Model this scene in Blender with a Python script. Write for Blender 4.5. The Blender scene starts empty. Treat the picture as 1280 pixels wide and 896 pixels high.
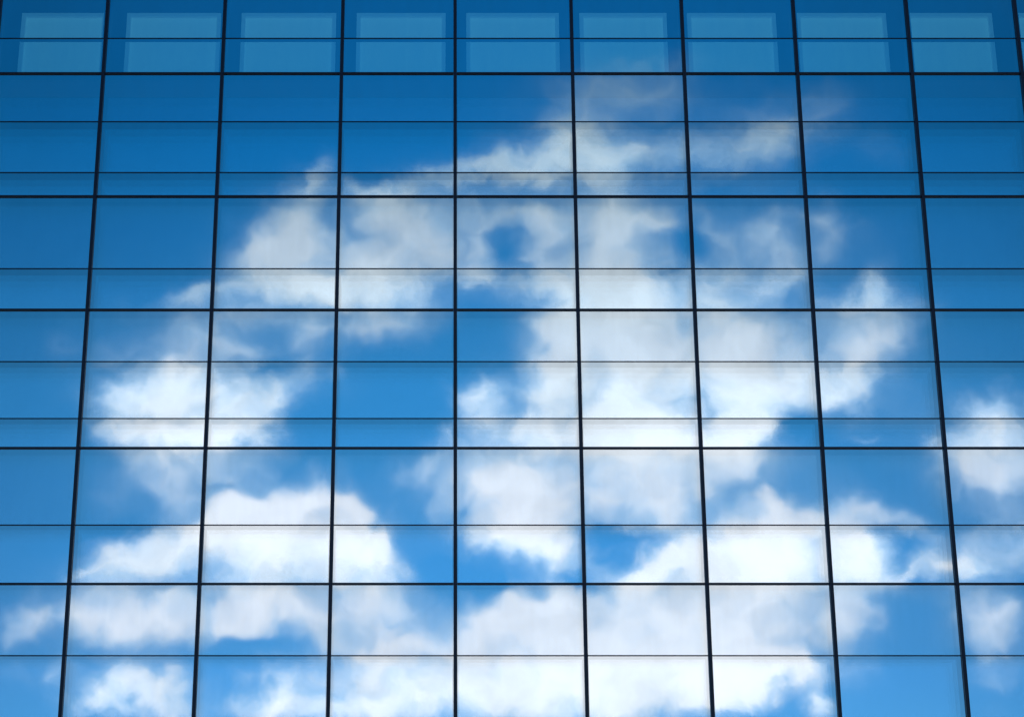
import bpy, bmesh, math, random
from mathutils import Vector

random.seed(11)
S = bpy.context.scene
COL = S.collection
R = math.radians

# ------------------------------------------------------------------ helpers
def nmat(name):
    m = bpy.data.materials.new(name)
    m.use_nodes = True
    nt = m.node_tree
    nt.nodes.clear()
    return m, nt, nt.nodes.new('ShaderNodeOutputMaterial')

def add_box(bm, x0, x1, y0, y1, z0, z1, front=0, rest=0):
    vs = [bm.verts.new(p) for p in ((x0,y0,z0),(x1,y0,z0),(x1,y1,z0),(x0,y1,z0),
                                    (x0,y0,z1),(x1,y0,z1),(x1,y1,z1),(x0,y1,z1))]
    for k, f in enumerate(((0,1,5,4),(3,2,1,0),(4,5,6,7),(1,2,6,5),(2,3,7,6),(3,0,4,7))):
        bm.faces.new([vs[i] for i in f]).material_index = front if k == 0 else rest

def obj(name, boxes, mats, parent=None, origin=(0,0,0), bevel=0.0):
    """one mesh object out of a list of boxes given in building coordinates"""
    bm = bmesh.new()
    ox, oy, oz = origin
    for b in boxes:
        x0,x1,y0,y1,z0,z1 = b[:6]
        add_box(bm, x0-ox, x1-ox, y0-oy, y1-oy, z0-oz, z1-oz, *(b[6:] or (0,0)))
    if bevel:
        bmesh.ops.bevel(bm, geom=bm.edges[:], offset=bevel, segments=2, profile=0.6, affect='EDGES')
    me = bpy.data.meshes.new(name)
    bm.to_mesh(me); bm.free()
    for m in (mats if isinstance(mats, (list, tuple)) else [mats]):
        me.materials.append(m)
    o = bpy.data.objects.new(name, me)
    o.location = origin
    COL.objects.link(o)
    if parent:
        o.parent = parent
    return o

# ------------------------------------------------------------------ materials
def glass(name, refl, rough, tint, through, wave=0.0010):
    """coated glazing: part of the light mirrors off the coating, part passes through tinted"""
    m, nt, out = nmat(name)
    N, L = nt.nodes.new, nt.links.new
    tc = N('ShaderNodeTexCoord'); oi = N('ShaderNodeObjectInfo')
    off = N('ShaderNodeVectorMath'); off.operation = 'ADD'
    sc = N('ShaderNodeMath'); sc.operation = 'MULTIPLY'; sc.inputs[1].default_value = 90.0
    L(oi.outputs['Random'], sc.inputs[0])
    L(tc.outputs['Object'], off.inputs[0]); L(sc.outputs[0], off.inputs[1])
    nz = N('ShaderNodeTexNoise'); nz.inputs['Scale'].default_value = 1.3
    nz.inputs['Detail'].default_value = 1.0
    L(off.outputs[0], nz.inputs['Vector'])
    bp = N('ShaderNodeBump'); bp.inputs['Strength'].default_value = 1.0
    bp.inputs['Distance'].default_value = wave
    L(nz.outputs['Fac'], bp.inputs['Height'])
    # faint dust: changes the gloss a little, with its own streaky shape
    mp = N('ShaderNodeMapping'); mp.inputs['Scale'].default_value = (7.0, 7.0, 1.1)
    L(off.outputs[0], mp.inputs['Vector'])
    dn = N('ShaderNodeTexNoise'); dn.inputs['Scale'].default_value = 1.6; dn.inputs['Detail'].default_value = 5.0
    L(mp.outputs[0], dn.inputs['Vector'])
    rr = N('ShaderNodeMapRange')
    rr.inputs['From Min'].default_value = 0.3; rr.inputs['From Max'].default_value = 0.75
    rr.inputs['To Min'].default_value = refl * 1.015; rr.inputs['To Max'].default_value = refl * 0.955
    L(dn.outputs['Fac'], rr.inputs['Value'])
    g = N('ShaderNodeBsdfGlossy'); g.inputs['Color'].default_value = (*tint, 1)
    g.inputs['Roughness'].default_value = rough
    L(bp.outputs[0], g.inputs['Normal'])
    t = N('ShaderNodeBsdfTransparent'); t.inputs['Color'].default_value = (*through, 1)
    mx = N('ShaderNodeMixShader')
    pv = N('ShaderNodeMapRange')          # no two panes were coated quite alike
    pv.inputs['To Min'].default_value = 0.975; pv.inputs['To Max'].default_value = 1.02
    L(oi.outputs['Random'], pv.inputs['Value'])
    pm = N('ShaderNodeMath'); pm.operation = 'MULTIPLY'
    L(rr.outputs[0], pm.inputs[0]); L(pv.outputs[0], pm.inputs[1])
    L(pm.outputs[0], mx.inputs[0]); L(t.outputs[0], mx.inputs[1]); L(g.outputs[0], mx.inputs[2])
    L(mx.outputs[0], out.inputs['Surface'])
    return m

def plain(name, color, rough=0.5, spec=0.4, metal=0.0, var=0.12, scale=3.0, glow=None):
    m, nt, out = nmat(name)
    N, L = nt.nodes.new, nt.links.new
    b = N('ShaderNodeBsdfPrincipled')
    b.inputs['Roughness'].default_value = rough
    b.inputs['Metallic'].default_value = metal
    b.inputs['Specular IOR Level'].default_value = spec
    if glow:                               # added emission, brightens the pale panels where sky light falls short
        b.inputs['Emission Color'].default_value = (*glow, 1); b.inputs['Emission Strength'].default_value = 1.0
    tc = N('ShaderNodeTexCoord')
    nz = N('ShaderNodeTexNoise'); nz.inputs['Scale'].default_value = scale; nz.inputs['Detail'].default_value = 6
    L(tc.outputs['Object'], nz.inputs['Vector'])
    mx = N('ShaderNodeMix'); mx.data_type = 'RGBA'
    mx.inputs['A'].default_value = (*[c*(1-var) for c in color], 1)
    mx.inputs['B'].default_value = (*[min(1, c*(1+var)) for c in color], 1)
    L(nz.outputs['Fac'], mx.inputs['Factor'])
    L(mx.outputs['Result'], b.inputs['Base Color'])
    L(b.outputs[0], out.inputs['Surface'])
    return m

def clear_mat():
    m, nt, out = nmat('clear_glass_edge')
    t = nt.nodes.new('ShaderNodeBsdfTransparent'); t.inputs['Color'].default_value = (0.97, 0.985, 0.98, 1)
    nt.links.new(t.outputs[0], out.inputs['Surface'])
    return m

TINT = (0.845, 0.94, 1.0)
M_CLEAR = clear_mat()
M_VISION = glass('coated_vision_glass', 0.635, 0.010, TINT, (0.90, 0.955, 1.0), 0.0010)
M_UPPER  = glass('coated_spandrel_glass', 0.69, 0.022, TINT, (0.86, 0.94, 1.0), 0.0012)
M_ROOMT  = glass('tinted_room_glass_top', 0.60, 0.01, TINT, (0.55, 0.97, 1.0))
M_ROOMB  = glass('tinted_room_glass_low', 0.65, 0.01, TINT, (0.44, 0.90, 1.0))
M_FRAME  = plain('dark_navy_aluminium', (0.0045, 0.0095, 0.030), 0.38, 0.30)
M_GASKET = plain('black_gasket_metal', (0.004, 0.009, 0.028), 0.5, 0.2)
M_ROOM   = plain('dim_room_paint', (0.16, 0.18, 0.20), 0.8, 0.2)
M_BODY   = plain('rear_concrete', (0.32, 0.32, 0.31), 0.85, 0.2)
M_SCREEN = plain('pale_panel_added_glow', (0.74, 0.80, 0.76), 0.6, 0.3, var=0.03, glow=(0.068, 0.165, 0.205))  # glow added to lighten the sheet; no lamp stands behind it
M_SCRFR  = plain('pale_panel_frame', (0.60, 0.68, 0.70), 0.5, 0.3, var=0.03, glow=(0.035, 0.085, 0.12))  # weaker added glow; the frame itself is no light source
M_GROUND = plain('ground_paving', (0.20, 0.20, 0.19), 0.9, 0.2, scale=0.4)

def inner_mirror(name='inner_coated_skin', color=(0.92, 0.96, 1.0), rough=0.025):
    m, nt, out = nmat(name)
    g = nt.nodes.new('ShaderNodeBsdfGlossy')
    g.inputs['Color'].default_value = (*color, 1); g.inputs['Roughness'].default_value = rough
    nt.links.new(g.outputs[0], out.inputs['Surface'])
    return m
M_INNER = inner_mirror()
M_BACK = inner_mirror('satin_spandrel_panel', (0.24, 0.58, 0.76), 0.17)

# ------------------------------------------------------------------ the building
# mullion axes (m along the facade) and floor-rail heights; the bays are slightly unequal
MX = [-7.86, -6.295, -4.797, -3.166, -1.527, 0.032, 1.644, 3.178, 4.731, 6.302, 7.811, 9.36, 10.92]
LV = [3.25, 5.0, 6.862, 8.630, 10.519, 12.142, 13.982, 15.72, 17.5]
SUB = [[4.10], [5.962], [7.618], [9.027, 9.802], [11.102], [12.495, 13.253], [14.526], [16.6]]
ROOM = 6                                   # the row one can look into
X0, X1 = MX[0], MX[-1]

B = bpy.data.objects.new('glass_office_building', None)
COL.objects.link(B)
B['label'] = 'blue glass office building, dark mullion grid, clouds mirrored in its panes'
B['category'] = 'building'

CW, CP = 0.0230, 0.040                     # mullion cap: half width, projection
TH, TP = 0.0112, 0.028                     # floor rail: half height, projection
SH = 0.0070                                # glazing bar half height
RW, RH = 0.036, 0.020                      # inner frame reach
D1, D2 = 0.108, 0.135

for x in MX:
    obj('mullion', [(x-CW, x+CW, -CP, -0.002, LV[0]-0.05, LV[-1]+0.1)], M_FRAME, B, (x, 0, LV[0]), bevel=0.003)
for z in LV:
    segs = [(MX[i]+CW+0.001, MX[i+1]-CW-0.001, -TP, -0.002, z-TH, z+TH) for i in range(len(MX)-1)]
    obj('transom', segs, M_FRAME, B, (0, 0, z))

def window(i, r):
    xa, xb, za, zb = MX[i], MX[i+1], LV[r], LV[r+1]
    cx = (xa+xb)/2
    subs = SUB[r]
    zs = subs[-1]
    room = r == ROOM
    xl, xr = xa+0.003, xb-0.003
    # dark frame ring behind the glass: side jambs, head, sill
    if room:
        ring = [(xl, xa+0.05, 0.016, 0.09, za+0.003, zb-0.003), (xb-0.05, xr, 0.016, 0.09, za+0.003, zb-0.003),
                (xa+0.05, xb-0.05, 0.016, 0.09, zb-RH, zb-0.003), (xa+0.05, xb-0.05, 0.016, 0.09, za+0.003, za+RH)]
    else:
        ring = [(xl, xa+RW, 0.016, D1, za+0.003, zs), (xb-RW, xr, 0.016, D1, za+0.003, zs),
                (xl, xa+RW, 0.016, D2, zs, zb-0.003), (xb-RW, xr, 0.016, D2, zs, zb-0.003),
                (xa+RW, xb-RW, 0.016, D2, zb-RH, zb-0.003), (xa+RW, xb-RW, 0.016, D1, za+0.003, za+RH)]
    w = obj('window', ring, M_GASKET, B, (cx, 0, za))
    # glazing bars
    for k, z in enumerate(subs):
        deep = 0.09 if room else (D2 if z == zs else D1)
        o = obj('glazing_bar', [(xa+CW+0.001, xb-CW-0.001, -0.006, 0.0135, z-SH, z+SH),
                                (xa+(0.051 if room else RW+0.001), xb-(0.051 if room else RW+0.001), 0.0145, deep, z-SH, z+SH)],
                M_GASKET, w, (cx, 0, z))
        o.location = (0, 0, z-za)
    # panes
    edges = [za] + subs + [zb]
    for k in range(len(edges)-1):
        p0 = edges[k] + (0.004 if k == 0 else SH+0.001)
        p1 = edges[k+1] - (0.004 if k == len(edges)-2 else SH+0.001)
        top = k == len(edges)-2
        m = (M_ROOMT if top else M_ROOMB) if room else (M_UPPER if top else M_VISION)
        zc = (p0+p1)/2
        o = obj('pane', [(xa+0.004, xb-0.004, 0.0, 0.012, p0, p1, 0, 1)], [m, M_CLEAR], w, (cx, 0.0, zc))
        o.location = (0, 0, zc-za)
        o.rotation_euler = (R(random.uniform(-0.035, 0.035)), 0, R(random.uniform(-0.045, 0.045)))
    if not room:
        o = obj('inner_pane', [(xl, xr, D1+0.001, D1+0.012, za+0.003, zs-SH)], M_INNER, w, (cx, D1, za))
        o.location = (0, D1, 0)
        o = obj('backing_panel', [(xl, xr, D2+0.001, D2+0.03, zs+SH, zb-0.003)], M_BACK, w, (cx, D2, zs))
        o.location = (0, D2, zs-za)
    return w

for r in range(len(LV)-1):
    for i in range(len(MX)-1):
        window(i, r)

ZR, ZRT = LV[ROOM], LV[ROOM+1]
obj('lower_storeys', [(X0-0.03, X1+0.03, 0.24, 14.0, 3.0, ZR-0.30)], M_BODY, B)
obj('floor_slab', [(X0-0.03, X1+0.03, 0.12, 14.0, ZR-0.295, ZR-0.03)], M_ROOM, B)
obj('room_wall', [(X0-0.03, X1+0.03, 3.6, 14.0, ZR-0.029, ZRT-0.03),
                  (X0-0.03, X0+0.06, 0.12, 3.598, ZR-0.029, ZRT-0.03), (X1-0.06, X1+0.03, 0.12, 3.598, ZR-0.029, ZRT-0.03)], M_ROOM, B)
obj('ceiling_slab', [(X0-0.03, X1+0.03, 0.12, 14.0, ZRT-0.028, ZRT+0.20)], M_ROOM, B)
obj('upper_storey', [(X0-0.03, X1+0.03, 0.24, 14.0, ZRT+0.202, LV[-1]-0.002)], M_BODY, B)
obj('roof', [(X0-0.08, X1+0.08, -0.04, 14.1, LV[-1]+0.1, LV[-1]+0.45), (X0-0.03, X1+0.03, 0.1, 14.0, LV[-1]+0.02, LV[-1]+0.098)], M_FRAME, B)
obj('base_wall', [(X0-0.03, X1+0.03, -0.02, 14.0, 0.0, 2.998), (X0-0.03, X1+0.03, 0.0, 0.2, 3.0, 3.235)], M_BODY, B)

# ------------------------------------------------------------------ pale panels in the top room
SCR = ['leftmost pale panel behind the top row glass, its left border doubled',
       'pale teal panel behind top row glass, second from the left',
       'pale teal panel behind top row glass, third from the left',
       'pale teal panel behind top row glass, fourth from the left',
       'pale teal panel behind top row glass, fifth from left, nearly centred in its bay',
       'pale teal panel crossed by a cloud wisp at its lower edge, behind top row glass',
       'pale teal panel behind top row glass, next one right of the wisp crossed panel',
       'pale teal panel behind top row glass, second one right of the wisp crossed panel',
       'pale panel at right with a wide dark gap to the last whole mullion',
       'sliver of a pale panel at the upper right corner beyond the last mullion']
SY = 0.60
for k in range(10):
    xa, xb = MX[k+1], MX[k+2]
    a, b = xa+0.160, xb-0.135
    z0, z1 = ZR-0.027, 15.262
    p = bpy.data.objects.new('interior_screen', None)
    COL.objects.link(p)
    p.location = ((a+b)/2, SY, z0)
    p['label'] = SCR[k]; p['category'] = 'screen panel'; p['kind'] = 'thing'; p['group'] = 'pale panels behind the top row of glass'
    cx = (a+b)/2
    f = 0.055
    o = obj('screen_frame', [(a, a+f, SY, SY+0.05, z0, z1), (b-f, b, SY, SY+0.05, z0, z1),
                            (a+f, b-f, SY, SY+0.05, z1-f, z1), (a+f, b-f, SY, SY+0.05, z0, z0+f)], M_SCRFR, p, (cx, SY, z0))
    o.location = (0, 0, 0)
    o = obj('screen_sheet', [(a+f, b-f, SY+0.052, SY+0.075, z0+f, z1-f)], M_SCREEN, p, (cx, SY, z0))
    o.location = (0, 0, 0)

# ------------------------------------------------------------------ ground
g = obj('ground', [(-1500, 1500, -1500, 1500, -0.5, -0.004)], M_GROUND)
g['kind'] = 'structure'
pv = obj('pavement', [(X0-6, X1+6, -7.0, -0.021, -0.1, 0.10)], M_BODY)
pv['kind'] = 'structure'

# ------------------------------------------------------------------ sun (behind the building) and sky
SUN_EL, SUN_AZ = 42.0, 20.0                # azimuth: degrees from +Y towards +X
sd = Vector((math.sin(R(SUN_AZ))*math.cos(R(SUN_EL)), math.cos(R(SUN_AZ))*math.cos(R(SUN_EL)), math.sin(R(SUN_EL))))
sl = bpy.data.lights.new('sun', 'SUN'); sl.energy = 3.0; sl.angle = R(0.5); sl.color = (1.0, 0.95, 0.88)
so = bpy.data.objects.new('sun', sl); COL.objects.link(so)
so.location = sd*200
so.rotation_euler = sd.to_track_quat('Z', 'Y').to_euler()

# cumulus banks of the sky opposite the sun: (azimuth slope, elevation slope, spread, spread, tilt, cover), slopes x10
CLOUDS = [
    (0.619,5.012,0.157,0.163,0,0.3), (1.061,5.094,0.288,0.164,10,0.34), (1.254,5.312,0.158,0.083,0,0.22), (0.798,4.747,0.187,0.207,0,0.66), (0.615,4.798,0.125,0.138,30,0.4),
    (1.072,4.722,0.285,0.114,0,0.5), (1.693,4.773,0.384,0.149,12,0.4), (1.933,4.950,0.156,0.116,30,0.3), (2.155,5.027,0.094,0.116,0,0.2), (2.449,4.747,0.145,0.103,0,0.1),
    (0.430,4.627,0.310,0.091,0,0.6), (0.109,4.577,0.206,0.079,10,0.4), (-0.164,4.587,0.258,0.057,15,0.45), (-0.460,4.507,0.206,0.045,0,0.4), (-0.802,4.517,0.124,0.079,30,0.5),
    (-0.736,4.637,0.072,0.057,60,0.25), (-0.976,4.240,0.204,0.189,40,0.7), (-0.815,4.152,0.173,0.222,0,0.6), (-1.084,4.094,0.132,0.121,20,0.55), (-0.298,4.275,0.281,0.223,0,0.8),
    (-0.499,4.104,0.132,0.132,0,0.6), (-0.117,4.128,0.122,0.221,0,0.6), (-0.436,4.408,0.174,0.067,0,0.4), (0.336,4.388,0.308,0.090,0,0.58), (0.561,4.275,0.143,0.178,0,0.66),
    (0.153,4.162,0.102,0.188,0,0.62), (0.875,4.201,0.153,0.278,0,0.8), (1.038,4.348,0.230,0.145,0,0.75), (1.142,4.080,0.152,0.110,0,0.3), (1.504,4.152,0.071,0.222,30,0.3),
    (1.759,4.275,0.255,0.111,35,0.3), (1.903,4.031,0.122,0.220,30,0.3), (2.100,4.309,0.102,0.123,0,0.5), (2.345,4.250,0.102,0.078,0,0.12), (-1.477,3.844,0.171,0.059,8,0.6),
    (-1.077,3.901,0.253,0.098,10,0.65), (-0.764,3.901,0.152,0.120,0,0.8), (-0.452,3.920,0.232,0.142,0,0.85), (0.085,3.968,0.132,0.076,0,0.45), (0.376,3.920,0.152,0.109,40,0.3),
    (0.600,3.935,0.111,0.164,0,0.45), (0.844,3.887,0.202,0.141,0,0.7), (1.157,3.872,0.202,0.109,0,0.6), (1.471,3.901,0.121,0.131,0,0.5), (1.784,3.911,0.202,0.098,30,0.35),
    (2.319,3.887,0.141,0.120,40,0.62), (2.114,3.834,0.151,0.054,0,0.3), (-1.467,3.635,0.200,0.139,0,0.4), (-2.151,3.578,0.100,0.075,0,0.15), (-1.860,3.531,0.100,0.085,0,0.18),
    (-0.780,3.616,0.120,0.118,50,0.55), (-1.176,3.541,0.170,0.064,0,0.5), (-1.071,3.720,0.251,0.064,0,0.3), (-0.404,3.701,0.251,0.086,8,0.55), (-0.566,3.578,0.080,0.107,0,0.28),
    (0.616,3.602,0.180,0.193,40,0.75), (0.993,3.625,0.300,0.193,0,0.85), (1.590,3.602,0.275,0.171,0,0.7), (2.321,3.602,0.275,0.128,35,0.55), (2.107,3.720,0.131,0.075,0,0.3),
    (-1.509,3.290,0.198,0.178,0,0.9), (-1.778,3.253,0.198,0.125,25,0.6), (-1.143,3.253,0.198,0.178,0,0.75), (-0.970,3.322,0.089,0.136,0,0.5), (-0.797,3.401,0.109,0.084,0,0.3),
    (-0.607,3.368,0.060,0.053,0,0.15), (0.171,3.253,0.129,0.125,0,0.7), (0.544,3.299,0.188,0.221,0,0.85), (0.983,3.299,0.278,0.231,0,1), (1.271,3.391,0.070,0.158,0,0.2),
    (1.619,3.308,0.298,0.221,0,0.95), (1.942,3.354,0.119,0.158,0,0.4), (2.170,3.336,0.223,0.116,30,0.6), (-1.811,3.047,0.167,0.072,0,0.5), (-1.506,3.047,0.246,0.093,0,0.85),
    (-1.158,3.060,0.167,0.093,0,0.65), (-1.007,3.092,0.099,0.072,0,0.3), (-0.070,3.047,0.069,0.082,0,0.35), (0.148,3.092,0.148,0.083,0,0.5), (0.409,3.047,0.197,0.072,0,0.5),
    (0.584,3.070,0.148,0.093,0,0.4), (0.976,3.070,0.295,0.124,0,0.95), (1.454,3.060,0.221,0.103,0,0.8), (1.717,3.092,0.099,0.072,0,0.4), (2.235,3.024,0.098,0.041,0,0.25),
    (2.584,3.033,0.059,0.062,0,0.25), (2.968,3.184,0.217,0.114,0,0.36), (2.932,3.033,0.265,0.134,0,0.34), (-1.585,2.888,0.245,0.082,0,0.45), (-1.514,2.754,0.127,0.091,0,0.42),
    (-1.877,2.709,0.127,0.101,0,0.12), (-1.195,2.888,0.166,0.082,0,0.42), (-0.994,2.674,0.267,0.111,6,0.9), (-0.736,2.687,0.146,0.121,0,0.7), (-1.183,2.577,0.194,0.110,20,0.85),
    (-0.541,2.643,0.097,0.111,0,0.75), (-0.473,2.401,0.173,0.178,0,0.9), (-0.323,2.336,0.096,0.128,0,0.4), (-0.985,2.401,0.337,0.198,0,1), (-1.519,2.423,0.222,0.139,25,0.85),
    (-1.769,2.323,0.192,0.098,30,0.65), (-1.915,2.279,0.096,0.049,0,0.3), (-0.199,2.844,0.127,0.112,35,0.5), (-0.026,2.674,0.078,0.101,0,0.25), (0.234,2.866,0.244,0.122,0,0.75),
    (0.383,2.732,0.292,0.182,0,0.9), (0.317,2.554,0.271,0.120,0,0.75), (0.486,2.423,0.202,0.119,-15,0.9), (0.188,2.423,0.125,0.089,0,0.6), (1.011,2.821,0.342,0.214,0,1),
    (1.200,2.665,0.146,0.101,0,0.6), (0.834,2.665,0.146,0.060,0,0.35), (0.875,2.577,0.145,0.040,-10,0.2), (0.850,2.453,0.097,0.025,0,0.28), (1.102,2.331,0.192,0.089,20,0.85),
    (1.253,2.401,0.145,0.119,20,0.75), (1.555,2.888,0.225,0.112,0,0.52), (1.439,2.732,0.058,0.121,30,0.3), (1.701,2.630,0.126,0.131,0,0.8), (1.552,2.401,0.222,0.169,0,0.9),
    (1.786,2.401,0.241,0.178,0,0.9), (1.903,2.568,0.116,0.080,0,0.6), (1.420,2.305,0.192,0.079,0,0.5), (2.107,2.532,0.126,0.150,0,0.6), (2.167,2.357,0.144,0.118,0,0.7),
    (2.438,2.554,0.194,0.060,-15,0.4), (2.250,2.621,0.146,0.060,0,0.22), (2.546,2.305,0.221,0.084,5,0.58), (2.352,2.271,0.163,0.059,0,0.25), (2.618,2.401,0.077,0.099,0,0.28),
    (2.915,2.844,0.244,0.173,0,0.45), (2.727,2.924,0.108,0.102,0,0.32), (2.894,2.621,0.126,0.060,0,0.12), (2.940,2.423,0.222,0.129,35,0.34), (2.745,2.292,0.086,0.059,30,0.45),
    (-1.712,2.064,0.238,0.145,0,0.7), (-1.478,2.013,0.171,0.125,0,0.45), (-1.920,2.013,0.124,0.096,0,0.5), (-2.218,2.056,0.124,0.097,0,0.35), (-2.295,1.962,0.142,0.086,0,0.4),
    (-1.101,2.064,0.210,0.116,0,0.7), (-1.224,1.979,0.114,0.077,0,0.5), (-0.828,2.107,0.191,0.097,0,0.55), (-0.719,1.979,0.114,0.096,0,0.6), (-0.414,2.133,0.191,0.087,0,0.5),
    (-0.488,2.005,0.162,0.087,0,0.45), (-0.130,1.971,0.162,0.115,0,0.3), (-0.529,1.903,0.190,0.057,0,0.5), (-0.256,1.895,0.209,0.057,0,0.5), (0.248,1.992,0.266,0.125,15,0.95),
    (0.481,2.099,0.191,0.116,10,0.85), (0.563,1.928,0.209,0.096,0,0.7), (0.986,2.035,0.428,0.262,0,1.05), (1.639,2.035,0.400,0.243,0,0.95), (2.095,2.107,0.124,0.146,0,0.55),
    (2.056,1.971,0.076,0.087,0,0.25), (2.838,2.022,0.190,0.145,0,0.5), (-2.068,1.718,0.066,0.095,0,0.35), (-2.256,1.718,0.094,0.066,0,0.12), (-1.691,1.693,0.207,0.113,0,0.9),
    (-1.459,1.627,0.122,0.113,0,0.6), (-1.852,1.594,0.122,0.084,0,0.55), (-0.920,1.660,0.122,0.094,0,0.8), (-1.063,1.585,0.188,0.066,0,0.6), (-0.751,1.573,0.169,0.075,0,0.6),
    (-0.714,1.769,0.123,0.066,0,0.3), (-0.399,1.643,0.282,0.160,0,1), (-0.401,1.802,0.236,0.067,0,0.55), (0.142,1.677,0.329,0.208,0,1), (0.559,1.718,0.283,0.190,0,0.95),
    (0.974,1.656,0.329,0.189,0,1), (1.414,1.739,0.236,0.142,0,0.9), (1.646,1.769,0.283,0.095,0,0.75), (1.854,1.760,0.104,0.076,0,0.5), (1.387,1.594,0.094,0.075,0,0.5),
    (1.893,1.577,0.084,0.084,0,0.8), (2.106,1.781,0.094,0.066,0,0.16), (2.816,1.781,0.123,0.066,0,0.28), (0.315,4.152,0.108,0.098,30,-0.22), (-0.525,4.289,0.054,0.069,0,-0.2),
    (0.039,2.621,0.069,0.062,0,-0.35), (1.323,4.128,0.099,0.117,20,-0.3), (0.653,2.249,0.110,0.035,0,-0.5), (0.186,2.176,0.144,0.052,0,-0.45), (0.872,2.480,0.128,0.079,0,-0.3),
    (1.509,1.552,0.124,0.041,0,-0.4), (2.383,2.401,0.102,0.079,0,-0.25), (-1.032,1.895,0.168,0.051,0,-0.3), (-1.906,2.480,0.214,0.044,20,-0.2), (1.888,3.033,0.104,0.064,0,-0.3),
    (1.374,3.230,0.053,0.111,0,-0.25), (-0.025,2.292,0.127,0.052,0,-0.3), (-0.997,3.485,0.132,0.047,0,-0.2), (1.687,4.201,0.306,0.200,25,0.12), (1.653,3.983,0.304,0.153,30,0.16),
    (1.410,4.055,0.101,0.276,0,0.1), (1.672,4.798,0.415,0.196,12,0.14), (1.069,4.622,0.361,0.171,0,0.15), (0.385,4.697,0.362,0.171,15,0.2), (-0.321,2.133,0.334,0.126,0,0.25),
    (-0.277,1.971,0.285,0.115,0,0.25), (-1.668,2.035,0.381,0.165,0,0.25), (-0.994,2.035,0.333,0.165,0,0.25), (2.917,2.866,0.293,0.225,0,0.2), (2.940,3.115,0.296,0.176,0,0.12),
    (2.916,2.401,0.289,0.169,30,0.18), (2.817,2.013,0.238,0.164,0,0.22), (-1.177,3.578,0.300,0.160,0,0.1), (-1.580,2.799,0.342,0.183,0,0.18), (0.241,3.887,0.303,0.130,0,0.12),
    (2.211,3.625,0.300,0.214,30,0.2), (-0.773,3.345,0.199,0.126,0,0.14), (0.869,3.983,0.304,0.275,0,0.25), (1.608,3.531,0.350,0.267,0,0.25), (1.037,3.625,0.351,0.214,0,0.3),
    (-0.026,2.799,0.195,0.204,30,0.12), (2.240,2.489,0.242,0.200,0,0.15), (-0.580,2.401,0.289,0.198,0,0.2), (-1.008,2.445,0.386,0.219,0,0.4), (-1.470,3.207,0.346,0.230,0,0.22),
    (-1.730,3.161,0.197,0.156,0,0.15), (-0.990,3.983,0.304,0.275,20,0.18), (-0.296,4.055,0.304,0.276,0,0.18), (0.557,4.055,0.203,0.276,0,0.15), (-2.130,2.013,0.190,0.125,0,0.12),
    (2.273,2.357,0.192,0.118,0,0.15), (2.778,1.594,0.094,0.047,0,0.08), (2.305,3.391,0.348,0.318,0,0.12), (2.927,2.979,0.442,0.362,0,0.12), (2.183,4.201,0.306,0.222,0,0.1),
    (0.945,5.079,0.471,0.234,0,0.14), (1.772,4.950,0.469,0.233,0,0.14), (-1.708,3.578,0.450,0.268,0,0.12), (-2.257,2.013,0.285,0.194,0,0.1), (0.333,4.104,0.305,0.277,0,0.12),
    (1.687,4.201,0.357,0.334,0,0.1), (1.743,3.161,0.247,0.156,20,0.18), (1.874,2.799,0.293,0.152,0,0.12), (2.444,3.485,0.249,0.159,30,0.1), (1.356,2.799,0.195,0.204,0,0.12),
]

W = bpy.data.worlds.new('World'); S.world = W; W.use_nodes = True
nt = W.node_tree; nt.nodes.clear()
N, L = nt.nodes.new, nt.links.new
def math_n(op, a=None, b=None, c=None, clamp=False):
    n = N('ShaderNodeMath'); n.operation = op; n.use_clamp = clamp
    for k, v in enumerate((a, b, c)):
        if v is None: continue
        if isinstance(v, (int, float)): n.inputs[k].default_value = v
        else: L(v, n.inputs[k])
    return n.outputs[0]
def vmath(op, a, b=None, out=0):
    n = N('ShaderNodeVectorMath'); n.operation = op
    for k, v in enumerate((a, b)):
        if v is None: continue
        if isinstance(v, tuple): n.inputs[k].default_value = v
        elif k == 1 and op == 'SCALE': L(v, n.inputs['Scale'])
        else: L(v, n.inputs[k])
    return n.outputs[out]
def noise(vec, scale, detail, rough=0.55, col=False):
    n = N('ShaderNodeTexNoise'); n.inputs['Scale'].default_value = scale
    n.inputs['Detail'].default_value = detail; n.inputs['Roughness'].default_value = rough
    L(vec, n.inputs['Vector'])
    return n.outputs['Color' if col else 'Fac']
def maprange(v, a, b, c, d, smooth=False):
    n = N('ShaderNodeMapRange'); n.interpolation_type = 'SMOOTHSTEP' if smooth else 'LINEAR'
    L(v, n.inputs['Value'])
    for nm, x in zip(('From Min','From Max','To Min','To Max'), (a, b, c, d)): n.inputs[nm].default_value = x
    return n.outputs['Result']

tc = N('ShaderNodeTexCoord')
sep = N('ShaderNodeSeparateXYZ'); L(tc.outputs['Generated'], sep.inputs[0])
ay = math_n('MAXIMUM', math_n('MULTIPLY', sep.outputs['Y'], -1.0), 0.05)
cb = N('ShaderNodeCombineXYZ')
L(math_n('MULTIPLY', math_n('DIVIDE', sep.outputs['X'], ay), 10.0), cb.inputs[0])
L(math_n('MULTIPLY', math_n('DIVIDE', sep.outputs['Z'], ay), 10.0), cb.inputs[1])
P = cb.outputs[0]
ps = N('ShaderNodeSeparateXYZ'); L(P, ps.inputs[0])
cb_u, cb_v = ps.outputs[0], ps.outputs[1]
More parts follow.
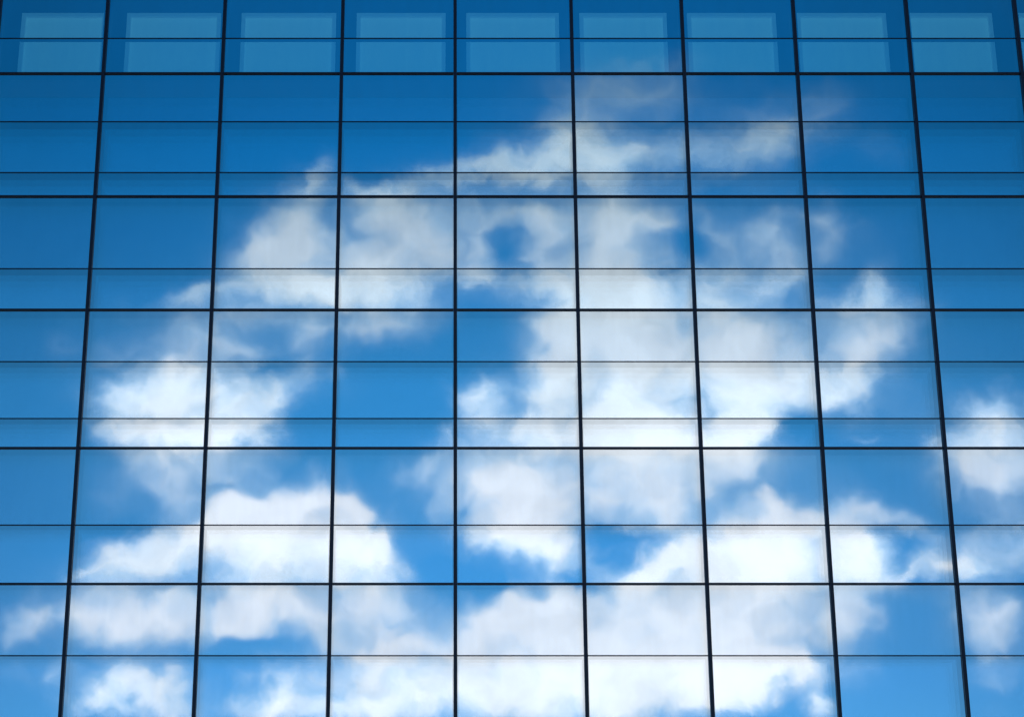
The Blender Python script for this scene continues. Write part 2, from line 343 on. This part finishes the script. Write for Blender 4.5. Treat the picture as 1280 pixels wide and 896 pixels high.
# turbulence bends the banks
w1 = vmath('MULTIPLY', vmath('SUBTRACT', noise(P, 2.8, 2.0, 0.5, True), (0.5,0.5,0.5)), (0.34,0.34,0.0))
w2 = vmath('MULTIPLY', vmath('SUBTRACT', noise(P, 8.0, 5.0, 0.62, True), (0.5,0.5,0.5)), (0.17,0.17,0.0))
PW = vmath('ADD', vmath('ADD', P, w1), w2)
def bank_sum(banks, point):
    sp = N('ShaderNodeSeparateXYZ'); L(point, sp.inputs[0])
    acc = None
    for (u, v, ru, rv, ro, a) in banks:
        mp = N('ShaderNodeMapping'); mp.vector_type = 'TEXTURE'
        mp.inputs['Location'].default_value = (u, v, 0)
        mp.inputs['Rotation'].default_value = (0, 0, R(ro))
        mp.inputs['Scale'].default_value = (ru, rv, 1e6)
        cv = N('ShaderNodeCombineXYZ')     # the running sum rides along (weightless) so the banks are summed one after another
        L(sp.outputs[0], cv.inputs[0]); L(sp.outputs[1], cv.inputs[1])
        if acc: L(acc, cv.inputs[2])
        L(cv.outputs[0], mp.inputs['Vector'])
        d2 = vmath('DOT_PRODUCT', mp.outputs[0], mp.outputs[0], out='Value')
        acc = math_n('MULTIPLY_ADD', math_n('POWER', 0.36788, d2), a, acc if acc else 0.0)
    if acc is None:
        n = N('ShaderNodeValue'); n.outputs[0].default_value = 0.0; acc = n.outputs[0]
    return acc
# scattered cloud over the rest of the sky
far = maprange(vmath('LENGTH', vmath('MULTIPLY', vmath('SUBTRACT', P, (0.35, 3.4, 0)), (0.26, 0.34, 0)), out='Value'), 1.0, 1.6, 0.0, 1.0, True)
gen = math_n('MULTIPLY', maprange(noise(tc.outputs['Generated'], 3.2, 5.0), 0.50, 0.68, 0.0, 1.0, True), far)
fb = noise(PW, 4.2, 8.0, 0.65)              # ragged edges, eroded by fine turbulence
el = sep.outputs['Z']
fold = maprange(noise(PW, 2.4, 7.0, 0.58), 0.34, 0.62, 0.84, 1.0, True)
high = maprange(el, 0.29, 0.45, 1.0, 0.60)
lum0 = math_n('MULTIPLY', math_n('MULTIPLY', fold, high), 13.0)
sky = N('ShaderNodeTexSky'); sky.sky_type = 'NISHITA'; sky.sun_disc = False
sky.sun_elevation = R(SUN_EL); sky.sun_rotation = R(SUN_AZ)
sky.altitude = 300; sky.air_density = 1.0; sky.dust_density = 0.4; sky.ozone_density = 3.0
ramp = N('ShaderNodeValToRGB'); cr = ramp.color_ramp
L(math_n('ABSOLUTE', el), ramp.inputs[0])
RAMP = [(0.0, (0.46, 0.84, 1.1)), (1.0, (0.045, 0.6, 0.9)), (0.165, (0.335, 0.90, 1.27)), (0.317, (0.25, 1.10, 1.39)), (0.427, (0.055, 0.94, 1.34)), (0.50, (0.025, 1.0, 1.58))]
for k, (p, c) in enumerate(RAMP):
    e = cr.elements[k] if k < 2 else cr.elements.new(p)
    e.position = p; e.color = (*c, 1)
du = math_n('SUBTRACT', cb_u, 0.6)
side = maprange(math_n('MULTIPLY', du, du), 0.0, 9.0, 1.0, 0.74)     # darker towards both sides
blue = vmath('SCALE', vmath('MULTIPLY', sky.outputs[0], ramp.outputs[0]), side)

def sky_with(banks):
    """the sky's radiance with the given cloud banks in it, as a node group"""
    global N, L
    g = bpy.data.node_groups.new('cloud_banks', 'ShaderNodeTree')
    for nm, ty in (('point','NodeSocketVector'), ('scatter','NodeSocketFloat'), ('fine','NodeSocketFloat'), ('wisp','NodeSocketFloat'), ('light','NodeSocketFloat'), ('air','NodeSocketVector'), ('blue','NodeSocketColor')):
        g.interface.new_socket(nm, in_out='INPUT', socket_type=ty)
    g.interface.new_socket('sky', in_out='OUTPUT', socket_type='NodeSocketShader')
    keep = (N, L)
    N, L = g.nodes.new, g.links.new
    gi, go = N('NodeGroupInput'), N('NodeGroupOutput')
    gen, fb, veil_n, lum0, air, blue = (gi.outputs[k] for k in ('scatter', 'fine', 'wisp', 'light', 'air', 'blue'))
    dens = math_n('ADD', math_n('MULTIPLY', bank_sum(banks, gi.outputs['point']), 1.06), gen)
    gate = maprange(dens, 0.03, 0.35, 0.0, 1.0, True)
    er = math_n('MULTIPLY', math_n('SUBTRACT', fb, 0.5), math_n('MULTIPLY', gate, 1.4))
    cov = math_n('ADD', dens, er)
    core = maprange(cov, 0.20, 1.38, 0.0, 1.0, True)
    veil = maprange(math_n('MULTIPLY', dens, veil_n), -0.10, 1.10, -0.015, 0.88, True)
    alpha = math_n('SUBTRACT', 1.0, math_n('MULTIPLY', math_n('SUBTRACT', 1.0, core), math_n('SUBTRACT', 1.0, veil)))
    # thicker banks are whiter
    lum = math_n('MULTIPLY', lum0, maprange(cov, 0.4, 1.5, 0.84, 1.0, True))
    ccol = N('ShaderNodeMix'); ccol.data_type = 'RGBA'
    ccol.inputs['A'].default_value = (0.64, 0.83, 1.0, 1); ccol.inputs['B'].default_value = (1.035, 1.005, 0.99, 1)
    L(maprange(cov, 0.35, 1.25, 0.0, 1.0, True), ccol.inputs['Factor'])
    cloud = vmath('SCALE', vmath('MULTIPLY', ccol.outputs['Result'], air), lum)
    mix = N('ShaderNodeMix'); mix.data_type = 'RGBA'
    L(alpha, mix.inputs['Factor']); L(blue, mix.inputs['A']); L(cloud, mix.inputs['B'])
    bg = N('ShaderNodeBackground'); bg.inputs['Strength'].default_value = 0.10
    L(mix.outputs['Result'], bg.inputs['Color'])
    L(bg.outputs[0], go.inputs[0])
    N, L = keep
    n = N('ShaderNodeGroup'); n.node_tree = g
    for k, s in zip(('point', 'scatter', 'fine', 'wisp', 'light', 'air', 'blue'), SHARED): L(s, n.inputs[k])
    return n.outputs[0]

def split(banks, u0, u1, v0, v1, depth):
    """halves the sky again and again, so each direction only sums the banks near it"""
    near = [c for c in banks if u0-0.36-2.6*max(c[2], c[3]) < c[0] < u1+0.36+2.6*max(c[2], c[3])
                            and v0-0.36-2.6*max(c[2], c[3]) < c[1] < v1+0.36+2.6*max(c[2], c[3])]
    if depth == 0 or len(near) < 14:
        return sky_with(near)
    m = N('ShaderNodeMixShader')
    if (u1-u0) > (v1-v0):
        h = (u0+u1)/2; f = math_n('GREATER_THAN', cb_u, h)
        lo, hi = split(near, u0, h, v0, v1, depth-1), split(near, h, u1, v0, v1, depth-1)
    else:
        h = (v0+v1)/2; f = math_n('GREATER_THAN', cb_v, h)
        lo, hi = split(near, u0, u1, v0, h, depth-1), split(near, u0, u1, h, v1, depth-1)
    L(f, m.inputs[0]); L(lo, m.inputs[1]); L(hi, m.inputs[2])
    return m.outputs[0]
airc = N('ShaderNodeCombineXYZ'); airc.inputs[2].default_value = 1.04      # the higher, thinner cloud takes on more of the blue
L(maprange(el, 0.26, 0.45, 1.0, 0.76), airc.inputs[0]); L(maprange(el, 0.26, 0.45, 1.0, 0.93), airc.inputs[1])
air = airc.outputs[0]
stretch = N('ShaderNodeMapping'); stretch.inputs['Rotation'].default_value = (0, 0, R(-28)); stretch.inputs['Scale'].default_value = (1.0, 2.1, 1.0)
L(PW, stretch.inputs['Vector'])
wisp = maprange(noise(stretch.outputs[0], 3.2, 8.0, 0.68), 0.25, 0.75, 0.50, 1.50)     # combed-out veils
SHARED = (PW, gen, fb, wisp, lum0, air, blue)
surface = split(CLOUDS, -4.0, 4.6, 0.9, 6.6, 5)
wo = N('ShaderNodeOutputWorld'); L(surface, wo.inputs['Surface'])
W.cycles.sampling_method = 'MANUAL'; W.cycles.sample_map_resolution = 512

# ------------------------------------------------------------------ camera and render settings
cd = bpy.data.cameras.new('camera')
cd.sensor_width = 36.0; cd.lens = 36.0*2400/1280
cd.shift_x = (640-566)/1280
cd.clip_end = 6000
co = bpy.data.objects.new('camera', cd); COL.objects.link(co)
co.location = (0, -23.6, 1.6)
co.rotation_euler = (R(90+19.2592), 0, 0)
S.camera = co
S.view_settings.view_transform = 'Standard'; S.view_settings.look = 'None'
S.view_settings.exposure = 0.0; S.view_settings.gamma = 1.0
S.view_settings.use_curve_mapping = False
S.render.engine = 'CYCLES'
S.cycles.use_denoising = True
S.cycles.blur_glossy = 0.0
S.cycles.max_bounces = 10; S.cycles.transparent_max_bounces = 12; S.cycles.glossy_bounces = 6
